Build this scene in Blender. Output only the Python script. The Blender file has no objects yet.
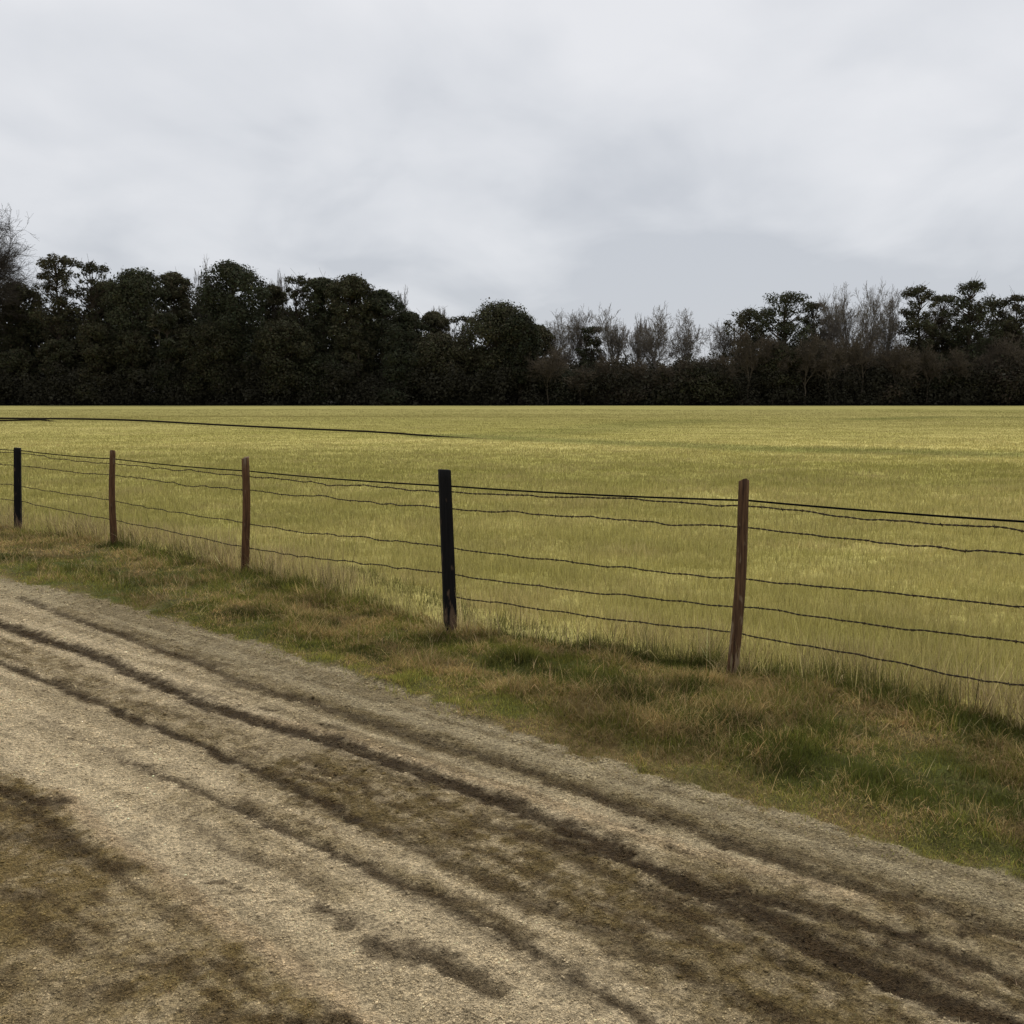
import bpy, math, random
import numpy as np
from mathutils import Vector

rng = np.random.default_rng(7)
random.seed(7)
scene = bpy.context.scene
col = bpy.data.collections.new('scene_objects')
scene.collection.children.link(col)

# ------------------------------------------------------------------ camera
CAM_H, F = 1.65, 900.0
PITCH = math.atan(112 / F)
cam_d = bpy.data.cameras.new('camera')
cam_d.lens = F / 1024 * 36.0
cam_d.clip_start, cam_d.clip_end = 0.05, 3000
cam = bpy.data.objects.new('camera', cam_d)
cam.location = (0, 0, CAM_H)
cam.rotation_euler = (math.pi / 2 - PITCH, 0, 0)
col.objects.link(cam)
scene.camera = cam
CP, SP = math.cos(PITCH), math.sin(PITCH)


def ray(px, py):
    a, b = (px - 512) / F, (512 - py) / F
    return np.array([a, CP + b * SP, -SP + b * CP])


def base_h(y):
    """the field climbs very gently towards the wood"""
    t = np.maximum(np.asarray(y, float) - 14.0, 0.0)
    return 0.0086 * t * t / (t + 6.0)


def ground_at(px, py):
    d = ray(px, py)
    t = 1.65 / max(1e-4, -d[2])
    lo, hi = 0.5, 400.0
    for _ in range(60):
        m = 0.5 * (lo + hi)
        z = CAM_H + d[2] * m
        if z > base_h(d[1] * m):
            lo = m
        else:
            hi = m
    return d[0] * lo, d[1] * lo


def at_depth(px, py, Y):
    d = ray(px, py)
    t = Y / d[1]
    return d[0] * t, Y, CAM_H + d[2] * t


# ------------------------------------------------------------------ noise
def _hash(ix, iy, seed):
    n = (ix.astype(np.int64) * 374761393 + iy.astype(np.int64) * 668265263 + seed * 974634777) & 0xFFFFFFFF
    n = ((n ^ (n >> 13)) * 1274126177) & 0xFFFFFFFF
    n = n ^ (n >> 16)
    return (n & 0xFFFF) / 65535.0


def vnoise(x, y, seed=0):
    x = np.asarray(x, float); y = np.asarray(y, float)
    ix, iy = np.floor(x), np.floor(y)
    fx, fy = x - ix, y - iy
    fx = fx * fx * (3 - 2 * fx); fy = fy * fy * (3 - 2 * fy)
    a = _hash(ix, iy, seed); b = _hash(ix + 1, iy, seed)
    c = _hash(ix, iy + 1, seed); d = _hash(ix + 1, iy + 1, seed)
    return (a * (1 - fx) + b * fx) * (1 - fy) + (c * (1 - fx) + d * fx) * fy


def fbm(x, y, seed=0, oct=4):
    s, a, t = 0.0, 1.0, 0.0
    for k in range(oct):
        s = s + a * vnoise(x * 2 ** k + 17.3 * k, y * 2 ** k - 9.1 * k, seed + k)
        t += a
        a *= 0.55
    return s / t


def sstep(a, b, x):
    t = np.clip((x - a) / (b - a), 0, 1)
    return t * t * (3 - 2 * t)


# ------------------------------------------------------------------ layout of the track
UD = np.array([-0.7912, 0.6116])          # direction of the track and fence
ND = np.array([0.6116, 0.7912])           # across, towards the field


def uw(x, y):
    return x * UD[0] + y * UD[1], x * ND[0] + y * ND[1]


EDGE = np.array([ground_at(*p) for p in [(0, 577), (130, 605), (260, 643), (400, 688), (512, 728), (620, 762), (760, 805), (900, 845), (1023, 878)]])
eu, ew = uw(EDGE[:, 0], EDGE[:, 1])
o_ = np.argsort(eu); eu, ew = eu[o_], ew[o_]


def edge_w(u):
    return np.interp(u, eu, ew)


FENCE = np.array([ground_at(*p) for p in [(18, 530), (113, 544), (246, 571), (451, 630), (734, 671)]])
fu, fw = uw(FENCE[:, 0], FENCE[:, 1])
o_ = np.argsort(fu); fu, fw = fu[o_], fw[o_]


def fence_w(u):
    return np.interp(u, fu, fw)


# marks worn into the track: (pixels of the photograph projected on the ground, half width m, strength)
MARKS = {
 'dark': [
  ([(-60, 600), (0, 622), (100, 655), (200, 700), (250, 716), (345, 742), (430, 775), (512, 803), (600, 840), (640, 862), (700, 890), (760, 915), (850, 960), (930, 992), (1010, 1024), (1100, 1060)], .075, 1.0),
  ([(560, 838), (702, 885), (792, 902), (862, 922), (937, 945), (1024, 980), (1090, 1010)], .05, .85),
  ([(20, 596), (75, 617), (200, 662), (240, 682), (320, 703), (400, 730), (512, 762), (612, 800), (687, 825), (832, 875), (942, 905), (1024, 932)], .055, .68),
  ([(-20, 651), (0, 660), (60, 684), (130, 715), (200, 744), (280, 780), (360, 818)], .045, .85),
  ([(360, 818), (450, 858), (540, 900), (640, 948), (780, 1015)], .05, .5),
  ([(40, 716), (140, 762), (260, 812)], .025, .4), ([(60, 640), (200, 690), (330, 745), (420, 785)], .03, .4), ([(480, 815), (600, 868), (720, 925), (840, 985)], .035, .55), ([(330, 850), (480, 925), (600, 1000)], .03, .4), ([(760, 905), (900, 955), (1024, 1003)], .035, .6),
  ([(120, 756), (200, 790), (260, 817), (320, 845), (370, 866), (425, 886), (475, 912), (530, 945), (600, 985), (660, 1024)], .035, .75),
  ([(185, 817), (230, 845), (270, 866)], .03, .45),
  ([(320, 905), (350, 920)], .045, .8),
  ([(372, 940), (400, 948), (440, 952), (468, 972), (490, 985)], .06, .75),
  ([(212, 879), (245, 886)], .02, .6), ([(222, 892), (252, 888)], .015, .5),
  ([(-30, 785), (30, 797), (62, 800)], .05, .8), ([(10, 800), (50, 820), (90, 850)], .04, .75), ([(-20, 830), (30, 838), (80, 856), (130, 868)], .05, .55),
  ([(300, 1024), (330, 1015), (350, 1020)], .04, .8),
  ([(625, 824), (640, 828)], .03, .7), ([(672, 845), (690, 848)], .022, .7), ([(700, 884), (740, 884)], .022, .8),
  ([(886, 940), (922, 930)], .03, .9), ([(962, 930), (985, 926)], .04, .7), ([(230, 680), (250, 683)], .03, .6), ([(320, 722), (345, 727)], .03, .6), ([(262, 706), (275, 708)], .015, .8),
 ],
 'moss': [
  ([(-40, 628), (60, 668), (150, 708), (260, 752), (360, 795)], .16, .55),
  ([(300, 770), (420, 810), (520, 850), (620, 895), (720, 945), (820, 1000), (900, 1050)], .30, .85),
  ([(470, 850), (600, 920), (700, 985), (760, 1040)], .18, .5),
  ([(700, 880), (850, 935), (1000, 995), (1100, 1050)], .22, .6),
  ([(240, 795), (330, 838), (420, 880), (520, 930)], .07, .45),
  ([(60, 608), (240, 672), (420, 735), (600, 790), (800, 855), (1000, 925)], .12, .45),
  ([(180, 795), (280, 850), (340, 890)], .09, .35),
  ([(900, 900), (1000, 930), (1080, 950)], .15, .6),
 ],
 'berm': [
  ([(60, 790), (110, 835), (150, 868), (200, 905), (260, 945), (330, 990), (370, 1030)], .05, .9),
  ([(240, 712), (345, 732), (440, 765), (520, 790), (640, 835), (760, 868), (900, 905), (1010, 945)], .05, .8),
 ],
}
MW = {k: [(np.array([ground_at(*p) for p in pts]), hw, s) for pts, hw, s in v] for k, v in MARKS.items()}
VEG = np.array([ground_at(*p) for p in [(-300, 700), (-40, 752), (0, 766), (60, 792), (105, 842), (160, 872), (230, 930), (330, 1000), (380, 1040), (420, 1150), (-900, 1150)]])


def dist_poly(x, y, P):
    best = np.full(x.shape, 1e9)
    for i in range(len(P) - 1):
        ax, ay = P[i]; bx, by = P[i + 1]
        dx, dy = bx - ax, by - ay
        L = dx * dx + dy * dy
        t = np.clip(((x - ax) * dx + (y - ay) * dy) / L, 0, 1)
        d = np.hypot(x - ax - t * dx, y - ay - t * dy)
        best = np.minimum(best, d)
    return best


def inside(x, y, P):
    r = np.zeros(x.shape, bool)
    n = len(P)
    for i in range(n):
        x1, y1 = P[i]; x2, y2 = P[(i + 1) % n]
        c = ((y1 > y) != (y2 > y)) & (x < (x2 - x1) * (y - y1) / (y2 - y1 + 1e-12) + x1)
        r ^= c
    return r


def marks(x, y):
    """dark, moss, berm masks (0..1) on the dirt"""
    u, w = uw(x, y)
    wx = x + 0.028 * (fbm(u * 2.2, w * 5, 11, 3) - .5) + .05 * (fbm(x * 20, y * 20, 5, 2) - .5)
    wy = y + 0.028 * (fbm(u * 2.2, w * 5, 12, 3) - .5) + .05 * (fbm(x * 20, y * 20, 6, 2) - .5)
    out = {}
    gr = .55 * (fbm(u * 7, w * 26, 13, 3) - .5) + .75 * (fbm(x * 38, y * 38, 14, 3) - .5)
    for k, v in MW.items():
        m = np.zeros(x.shape)
        for P, hw, s in v:
            d = dist_poly(wx, wy, P)
            hw = hw * .88
            m = np.maximum(m, s * sstep(-.28, .42, 1.05 - d / hw + gr * (1.7 if k == 'dark' else 1.3)) * (.55 + .45 * sstep(.2, 1.0, 1.4 - d / hw)))
        out[k] = m
    dv = dist_poly(wx, wy, np.vstack([VEG, VEG[:1]]))
    sd = np.where(inside(wx, wy, VEG), dv, -dv)
    veg = sstep(-.03, .06, sd + .10 * gr) * (.55 + .45 * sstep(.35, .6, fbm(x * 2.5, y * 2.5, 21, 3)))
    out['veg'] = veg
    return out


def track_weight(x, y):
    """1 on the dirt track, 0 on the verge and the field (ragged edge)"""
    u, w = uw(x, y)
    e = edge_w(u) + .14 * (fbm(u * 1.6, w * 1.6, 31, 3) - .5) + .16 * (fbm(x * 11, y * 11, 32, 3) - .5)
    return 1 - sstep(-.03, .03, w - e)


def height(x, y, m=None, tw=None):
    x = np.asarray(x, float); y = np.asarray(y, float)
    u, w = uw(x, y)
    if tw is None: tw = track_weight(x, y)
    if m is None: m = marks(x, y)
    near = 1 - sstep(20, 45, y)
    h = base_h(y)
    road = -.009 * m['dark'] + .005 * m['moss'] + .006 * m['berm'] + .012 * m['veg']
    road = road + .012 * (fbm(u * .8, w * 2.6, 41, 3) - .5) + .011 * (fbm(u * 7, w * 20, 43, 3) - .5) * (1 + m['dark'] + .6 * m['moss'] + .8 * m['veg'])
    road = road + .016 * (fbm(x * 32, y * 32, 44, 2) - .5)
    road = road - .012
    verge = -.01 + .055 * (fbm(x * 1.7, y * 1.7, 51, 3) - .5) + .05 * (fbm(x * 7, y * 7, 52, 2) - .5)
    big = .30 * (fbm(x * .05, y * .05, 55, 2) - .5) * sstep(15, 60, y) * (1 - sstep(100, 125, y))
    return h + near * (tw * road + (1 - tw) * verge) + big


# ------------------------------------------------------------------ palettes of living cover
STRAW = np.array([.44, .33, .145])
TAN = np.array([.285, .205, .078])
OLIVE = np.array([.235, .225, .070])
GREEN = np.array([.105, .115, .024])
DEEP = np.array([.056, .060, .012])


def lerp(a, b, t):
    return a + (b - a) * np.asarray(t)[..., None]


GREEN_LINES = [(np.array([ground_at(*p) for p in P]), hw, s) for P, hw, s in [
    ([(250, 578), (330, 590), (440, 612), (462, 618)], .16, .5),
    ([(350, 415 + 155), (480, 622), (560, 640), (640, 655), (720, 668), (770, 672), (850, 690), (930, 712), (1024, 738), (1100, 760)], .15, 1.0),
    ([(115, 545), (160, 552), (190, 560)], .15, .9),
    ([(160, 610), (230, 628), (330, 645), (380, 655)], .10, .55),
    ([(520, 665), (600, 690), (680, 700), (690, 690)], .13, .75),
    ([(740, 745), (800, 755), (870, 775), (930, 790), (1020, 800)], .17, .9),
    ([(820, 730), (840, 740)], .10, .8),
    ([(380, 640), (440, 645)], .10, .45),
    ([(0, 555), (90, 572), (150, 590)], .12, .6),
    ([(170, 602), (250, 618), (330, 628)], .12, .6), ([(640, 700), (720, 725), (800, 765), (900, 800)], .16, .75), ([(700, 742), (760, 752)], .10, .8),
    ([(960, 830), (1024, 850), (1080, 860)], .13, .7),
]]


def cover(x, y):
    """fraction of green against straw, plus deep shade-loving green, for verge and field"""
    u, w = uw(x, y)
    wx = x + .34 * (fbm(x * 3.4, y * 3.4, 61, 4) - .5)
    wy = y + .34 * (fbm(x * 3.4, y * 3.4, 62, 4) - .5)
    g = .38 + 1.5 * (fbm(u * .9, w * 2.0, 63, 4) - .48) + 1.7 * (fbm(x * 5, y * 5, 64, 3) - .5)
    dp = np.zeros(x.shape)
    for P, hw, s in GREEN_LINES:
        d = dist_poly(wx, wy, P)
        dp = np.maximum(dp, s * (1 - sstep(hw * .3, hw * 1.7, d)))
    return np.clip(g, 0, 1), dp


RUT = [ground_at(*p) for p in [(440, 436), (540, 440), (640, 444), (760, 449), (880, 452), (1024, 455)]]
RUT = np.array(RUT)
RUT2 = np.array([ground_at(*p) for p in [(500, 436), (580, 430), (640, 425), (700, 421)]])
RUT3 = np.array([ground_at(*p) for p in [(860, 419), (940, 416.5), (1023, 416.5)]])


def field_colour(x, y):
    """mean colour of the grass field at a spot"""
    n1 = fbm(x * .035, y * .16, 71, 4)
    n2 = fbm(x * .28, y * 1.1, 72, 4)
    n3 = fbm(x * .016, y * .03, 73, 3)
    t = np.clip(.5 + 1.7 * (n1 - .5) + 1.3 * (n2 - .5), 0, 1)
    c = lerp(np.array([.300, .272, .080]), np.array([.450, .392, .145]), t)
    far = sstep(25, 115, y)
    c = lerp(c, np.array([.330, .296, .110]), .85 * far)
    wob = 1.6 * (fbm(x * .12, y * .12, 74, 2) - .5)
    for P, hw, s in ((RUT, 1.3, .55), (RUT2, 2.0, .30), (RUT3, 1.6, .5)):
        d = dist_poly(x, y + wob, P)
        c = lerp(c, np.array([.18, .185, .055]), min(1, s * 1.35) * (1 - sstep(hw * .3, hw * 1.8, d)))
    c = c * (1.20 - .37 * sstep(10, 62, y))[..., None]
    n4 = sstep(.56, .74, n3)
    c = lerp(c, np.array([.265, .245, .078]), .45 * n4)
    return c


# ------------------------------------------------------------------ mesh helpers
def mesh_obj(name, verts, faces_flat, counts, mat, parent=None, cols=None, smooth=False):
    me = bpy.data.meshes.new(name)
    verts = np.asarray(verts, np.float32)
    nf = len(counts)
    me.vertices.add(len(verts))
    me.vertices.foreach_set('co', verts.ravel())
    me.loops.add(len(faces_flat))
    me.loops.foreach_set('vertex_index', np.asarray(faces_flat, np.int32))
    me.polygons.add(nf)
    starts = np.concatenate([[0], np.cumsum(counts)[:-1]]).astype(np.int32)
    me.polygons.foreach_set('loop_start', starts)
    try:
        me.polygons.foreach_set('loop_total', np.asarray(counts, np.int32))
    except Exception:
        pass
    if smooth:
        me.polygons.foreach_set('use_smooth', np.ones(nf, bool))
    me.update(calc_edges=True)
    if cols is not None:
        a = me.color_attributes.new('tint', 'FLOAT_COLOR', 'POINT')
        c4 = np.ones((len(verts), 4), np.float32); c4[:, :3] = cols
        a.data.foreach_set('color', c4.ravel())
    me.materials.append(mat)
    o = bpy.data.objects.new(name, me)
    col.objects.link(o)
    if parent is not None: o.parent = parent
    return o


def tag(o, label=None, cat=None, group=None, kind=None):
    if label: o['label'] = label
    if cat: o['category'] = cat
    if group: o['group'] = group
    if kind: o['kind'] = kind
    return o


def empty(name, loc, rz=0):
    o = bpy.data.objects.new(name, None)
    o.location = loc; o.rotation_euler = (0, 0, rz); o.empty_display_size = .3
    col.objects.link(o)
    return o


# ------------------------------------------------------------------ materials
def new_mat(name):
    m = bpy.data.materials.new(name); m.use_nodes = True
    nt = m.node_tree
    for n in list(nt.nodes): nt.nodes.remove(n)
    out = nt.nodes.new('ShaderNodeOutputMaterial')
    return m, nt, out


def N(nt, t, **k):
    n = nt.nodes.new(t)
    for a, v in k.items():
        if a in n.inputs: n.inputs[a].default_value = v
        else: setattr(n, a, v)
    return n


def plant_mat(name, transl=.25, rough=.75, spec=.15, vary=.0):
    m, nt, out = new_mat(name)
    L = nt.links.new
    at = N(nt, 'ShaderNodeAttribute', attribute_name='tint')
    b = N(nt, 'ShaderNodeBsdfPrincipled')
    b.inputs['Roughness'].default_value = rough
    b.inputs['Specular IOR Level'].default_value = spec
    L(at.outputs['Color'], b.inputs['Base Color'])
    if transl > 0:
        tr = N(nt, 'ShaderNodeBsdfTranslucent'); mx = N(nt, 'ShaderNodeMixShader')
        mx.inputs[0].default_value = transl
        L(at.outputs['Color'], tr.inputs['Color'])
        L(b.outputs[0], mx.inputs[1]); L(tr.outputs[0], mx.inputs[2]); L(mx.outputs[0], out.inputs[0])
    else:
        L(b.outputs[0], out.inputs[0])
    return m


def ground_mat(name, scales, amp, bump_d, spec=.12):
    """base colour from the worn-in pattern of the mesh, broken up by procedural grain"""
    m, nt, out = new_mat(name)
    L = nt.links.new
    at = N(nt, 'ShaderNodeAttribute', attribute_name='tint')
    geo = N(nt, 'ShaderNodeNewGeometry')
    b = N(nt, 'ShaderNodeBsdfPrincipled')
    b.inputs['Roughness'].default_value = .92
    b.inputs['Specular IOR Level'].default_value = spec
    mulc = None
    cur = at.outputs['Color']
    hsum = None
    for i, (sc, am, bw, st) in enumerate(scales):
        mp = N(nt, 'ShaderNodeMapping'); mp.inputs['Rotation'].default_value = (0, 0, math.atan2(-UD[1], UD[0] * -1))
        mp.vector_type = 'POINT'
        mp.inputs['Scale'].default_value = (sc / st, sc, sc)
        L(geo.outputs['Position'], mp.inputs['Vector'])
        nz = N(nt, 'ShaderNodeTexNoise'); nz.inputs['Scale'].default_value = 1.0
        nz.inputs['Detail'].default_value = 3.0; nz.inputs['Roughness'].default_value = .65
        L(mp.outputs[0], nz.inputs['Vector'])
        mr = N(nt, 'ShaderNodeMapRange')
        mr.inputs['From Min'].default_value = .36; mr.inputs['From Max'].default_value = .62
        mr.inputs['To Min'].default_value = 1 - am; mr.inputs['To Max'].default_value = 1 + am
        L(nz.outputs['Fac'], mr.inputs['Value'])
        vm = N(nt, 'ShaderNodeVectorMath', operation='SCALE')
        L(cur, vm.inputs[0]); L(mr.outputs[0], vm.inputs['Scale'])
        cur = vm.outputs[0]
        ml = N(nt, 'ShaderNodeMath', operation='MULTIPLY'); ml.inputs[1].default_value = bw
        L(nz.outputs['Fac'], ml.inputs[0])
        if hsum is None: hsum = ml.outputs[0]
        else:
            ad = N(nt, 'ShaderNodeMath', operation='ADD'); L(hsum, ad.inputs[0]); L(ml.outputs[0], ad.inputs[1]); hsum = ad.outputs[0]
    L(cur, b.inputs['Base Color'])
    bp = N(nt, 'ShaderNodeBump'); bp.inputs['Strength'].default_value = 1.0; bp.inputs['Distance'].default_value = bump_d
    L(hsum, bp.inputs['Height']); L(bp.outputs[0], b.inputs['Normal'])
    L(b.outputs[0], out.inputs[0])
    return m


M_DIRT = ground_mat('sandy_dirt', [(260, .42, .5, 1.0), (90, .40, 1.3, 1.3), (30, .14, 1.2, 1.6)], .2, .032)
M_VERGE = ground_mat('verge_soil', [(140, .3, .6, 1.0), (30, .25, 1.0, 1.0)], .2, .02)
M_FIELD = ground_mat('field_turf', [(22, .22, .4, 1.0), (3.2, .14, 1.0, 1.6), (.5, .07, 1.0, 2.5)], .2, .03, spec=0.0)
M_GRASS = plant_mat('grass_blades', .42)
M_LEAF = plant_mat('evergreen_foliage', .10, .9, .05)
M_BARK = plant_mat('bark', 0, .95, .05)

# ------------------------------------------------------------------ the ground sheet (track, verge, field cut from one grid)
ys = [-14, -8, -4, -2, -.5, .5, 1.0, 1.5]
while ys[-1] < 135:
    ys.append(ys[-1] + max(.0125, ys[-1] * .0052))
while ys[-1] < 1500:
    ys.append(ys[-1] * 1.12)
ys = np.array(ys)
xs = [0.0]
while xs[-1] < 1500:
    X = xs[-1]
    xs.append(X + (.018 if X < 3.4 else .018 + (X - 3.4) * .045))
xs = np.array(xs); xs = np.concatenate([-xs[:0:-1], xs])
GX, GY = np.meshgrid(xs, ys)
nx, ny = len(xs), len(ys)
gx, gy = GX.ravel(), GY.ravel()
U, W = uw(gx, gy)
# near zone computes every mask, the far zone only what it needs
nearm = (gy < 24) & (np.abs(gx) < 25)
tw = (W < edge_w(U)).astype(float)
mk = {k: np.zeros(gx.shape) for k in ('dark', 'moss', 'berm', 'veg')}
tw[nearm] = track_weight(gx[nearm], gy[nearm])
sel = nearm & (tw > 0)
r = marks(gx[sel], gy[sel])
for k in mk: mk[k][sel] = r[k]
gz = height(gx, gy, mk, tw)

# colours
SAND = np.array([.640, .510, .315]); GREY = np.array([.400, .328, .195]); MOSS = np.array([.172, .124, .050]); DARK = np.array([.046, .029, .013]); OCHRE = np.array([.560, .400, .225])
def road_colour(x, y, m):
    u, w = uw(x, y)
    c = np.tile(SAND, (len(x), 1))
    e = edge_w(u) - w
    c = lerp(c, GREY, (1 - sstep(.25, .75, e + .3 * (fbm(u * 1.2, w * 3, 81, 3) - .5))) * .85)
    c = lerp(c, OCHRE, np.clip(m['berm'], 0, 1) * .6)
    st = fbm(u * .55, w * 17, 82, 4)
    c = c * (1 + .30 * (st - .5))[:, None]
    str_ = sstep(.48, .60, fbm(u * .6 + 3, w * 16, 89, 4) + .25 * (fbm(x * 26, y * 26, 93, 2) - .5)) * (.5 + .5 * sstep(1.8, 3.0, w + .5 * (fbm(u * .7, w, 90, 2) - .5)))
    c = lerp(c, MOSS * .85, .48 * str_)
    blot = sstep(.47, .62, fbm(u * 3.2, w * 10, 83, 5))
    c = lerp(c, MOSS, (.05 + .40 * np.clip(m['moss'] + m['veg'] + m['dark'], 0, 1)) * blot)
    crumb = sstep(.50, .70, fbm(x * 22, y * 22, 88, 3))
    c = c * (1 - .16 * crumb)[:, None]
    right = sstep(2.6, -1.0, u)                 # the sand thins out towards the near right
    c = lerp(c, GREY * .95, .25 * right * sstep(1.9, 2.5, w))
    tuft = .30 + .45 * sstep(.36, .60, fbm(u * 10, w * 22, 84, 3)) + .45 * sstep(.40, .60, fbm(x * 30, y * 30, 91, 2))
    c = lerp(c, MOSS, np.clip(m['moss'] * tuft * 1.25, 0, 1))
    c = lerp(c, MOSS * np.array([1.15, 1.12, 1.0]), np.clip(m['veg'] * (.48 + .36 * sstep(.38, .60, fbm(x * 7, y * 7, 85, 3)) + .45 * sstep(.40, .60, fbm(x * 30, y * 30, 92, 2))), 0, .95))
    frag = sstep(.28, .56, fbm(u * 9, w * 34, 86, 3))
    c = lerp(c, DARK, np.clip(m['dark'] * (.80 + .30 * frag), 0, .95))
    fine = sstep(.52, .68, fbm(u * 6, w * 24, 87, 3))
    c = lerp(c, DARK * 1.5, fine * .62 * np.clip(m['moss'] + m['veg'] + .25, 0, 1))
    return c


gcol = np.zeros((len(gx), 3))
rs = tw > 0
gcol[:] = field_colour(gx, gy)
verge = (W < fence_w(U) + .1) & nearm
g_, d_ = cover(gx[verge], gy[verge])
vc = lerp(lerp(TAN * .45, GREEN * .7, g_), DEEP, d_)
gcol[verge] = vc
# the grass near the camera stands on darker thatch
thatch = (~verge) & (gy < 40)
k = (1 - sstep(9, 38, gy[thatch]))
gcol[thatch] = gcol[thatch] * (1 - .12 * k)[:, None]
rc = road_colour(gx[rs], gy[rs], {q: mk[q][rs] for q in mk})
gcol[rs] = lerp(gcol[rs], rc, tw[rs])

idx = np.arange(nx * ny).reshape(ny, nx)
q = np.stack([idx[:-1, :-1], idx[:-1, 1:], idx[1:, 1:], idx[1:, :-1]], -1).reshape(-1, 4)
fcx, fcy = gx[q].mean(1), gy[q].mean(1)
fU, fW = uw(fcx, fcy)
ftw = tw[q].mean(1)
zone = np.where(ftw > .5, 0, np.where(fW < fence_w(fU), 1, 2))
P = np.stack([gx, gy, gz], 1)
for zi, name, mat in ((0, 'dirt_road', M_DIRT), (1, 'verge_ground', M_VERGE), (2, 'field_ground', M_FIELD)):
    f = q[zone == zi]
    used, inv = np.unique(f.ravel(), return_inverse=True)
    o = mesh_obj(name, P[used], inv, np.full(len(f), 4), mat, cols=gcol[used], smooth=True)
    tag(o, kind='structure')

# ------------------------------------------------------------------ grass blades
def blades(name, x, y, h, wd, lean, cols, mat, tip=1.0, bend=True, label=None, cat='grass'):
    n = len(x)
    z = height(x, y, {k: np.zeros(n) for k in ('dark', 'moss', 'berm', 'veg')} if (track_weight(x, y).max() == 0) else None)
    yaw = rng.uniform(0, 2 * np.pi, n); ld = rng.uniform(0, 2 * np.pi, n)
    # blade faces roughly the camera half of the time so it keeps its width
    ax = np.stack([np.cos(yaw), np.sin(yaw), np.zeros(n)], 1) * (wd / 2)[:, None]
    b0 = np.stack([x, y, z - .006], 1)
    dirv = np.stack([np.cos(ld), np.sin(ld), np.zeros(n)], 1)
    up = np.array([0, 0, 1.0])
    s = np.sin(lean)[:, None]; c = np.cos(lean)[:, None]
    if bend:
        mid = b0 + (dirv * s * .45 + up * (c * .35 + .65) * 1.0 * .5) * h[:, None]
        top = b0 + (dirv * s * 1.0 + up * c) * h[:, None]
        V = np.stack([b0 - ax, b0 + ax, mid - ax * .75, mid + ax * .75, top], 1).reshape(-1, 3)
        base = np.arange(n)[:, None] * 5
        fl = np.concatenate([base + [0, 1, 3, 2], base + [2, 3, 4]], 1).ravel()
        cnt = np.tile([4, 3], n)
        C = np.repeat(cols, 5, 0)
    else:
        top = b0 + (dirv * s + up * c) * h[:, None]
        V = np.stack([b0 - ax, b0 + ax, top], 1).reshape(-1, 3)
        fl = np.arange(3 * n); cnt = np.full(n, 3)
        C = np.repeat(cols, 3, 0)
    o = mesh_obj(name, V, fl, cnt, mat, cols=C)
    return tag(o, label, cat, kind='stuff')


def vary(c, amt=.22):
    n = len(c)
    return np.clip(c * (1 + rng.normal(0, amt, n))[:, None] * (1 + rng.normal(0, .05, (n, 3))), .004, .8)


def in_view(x, y, m=1.3):
    return np.abs(x) < .60 * y + m


# field grass
nF = 720000
yy = 4.2 * (95 / 4.2) ** rng.uniform(0, 1, nF * 2)
keep = rng.uniform(0, 1, nF * 2) < (yy / 95) ** -.1 * 1.0
xx = rng.uniform(-1, 1, nF * 2) * (.60 * yy + 1.5)
u, w = uw(xx, yy)
ok = (w > fence_w(u) - .03) & (yy < 95)
# density falls with distance
ok &= rng.uniform(0, 1, len(ok)) < np.clip(yy / 7.0, .0, 1) ** .35
clump = fbm(xx * 1.8, yy * 1.8, 91, 3)
ok &= rng.uniform(0, 1, len(ok)) < .45 + 1.1 * (clump - .3)
ok &= rng.uniform(0, 1, len(ok)) > .38 * np.exp(-((w - fence_w(u)) / .6) ** 2)
xx, yy, w, u = xx[ok], yy[ok], w[ok], u[ok]
n = len(xx)
dfe = w - fence_w(u)
edge = np.exp(-(dfe / .55) ** 2) * (.25 + 1.0 * sstep(.36, .62, fbm(xx * 2.6, yy * 2.6, 94, 3)))
hh = (.072 + .15 * edge + .045 * vnoise(xx * .8, yy * .8, 92)) * rng.lognormal(0, .30, n)
hh *= 1 - .62 * sstep(10, 42, yy)
wd = .0031 * (np.maximum(yy, 6) / 6) ** .95 * rng.uniform(.7, 1.4, n)
lean = np.abs(rng.normal(.15, .38 + .12 * edge, n))
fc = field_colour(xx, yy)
_, dp = cover(xx, yy)
dry = fbm(xx * .9, yy * 1.6, 93, 3)
c = lerp(fc, np.array([.50, .40, .20]), np.clip(.50 * edge + 1.1 * (dry - .5) + .12 + rng.normal(0, .18, n) * (1 - .6 * sstep(15, 60, yy)), 0, .85))
gmask = rng.uniform(0, 1, n) < .30 * (1 - .5 * edge)
c[gmask] = lerp(c[gmask], np.array([.19, .19, .05]), .5)
deep = rng.uniform(0, 1, n) < dp * .9
c[deep] = lerp(c[deep], DEEP * 1.4, .88)
hh[deep] *= .62
brown = (rng.uniform(0, 1, n) < .6 * edge) & ~deep
c[brown] = lerp(c[brown], np.array([.30, .22, .125]), .6)
far_ = sstep(15, 60, yy)
c = np.clip(c * (1 + rng.normal(0, 1, n) * (.2 - .14 * far_ + .16 * np.exp(-(dfe / .7) ** 2)))[:, None], .01, .8)
blades('field_grass', xx, yy, hh, wd, lean, c, M_GRASS, label='olive and straw coloured grass standing in the open field behind the fence')

# verge grass
def scatter_uw(n, u0, u1, w0f, w1f):
    u = rng.uniform(u0, u1, n); t = rng.uniform(0, 1, n)
    a, b = w0f(u), w1f(u)
    w = a + (b - a) * t
    return u * UD[0] + w * ND[0], u * UD[1] + w * ND[1]

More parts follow.
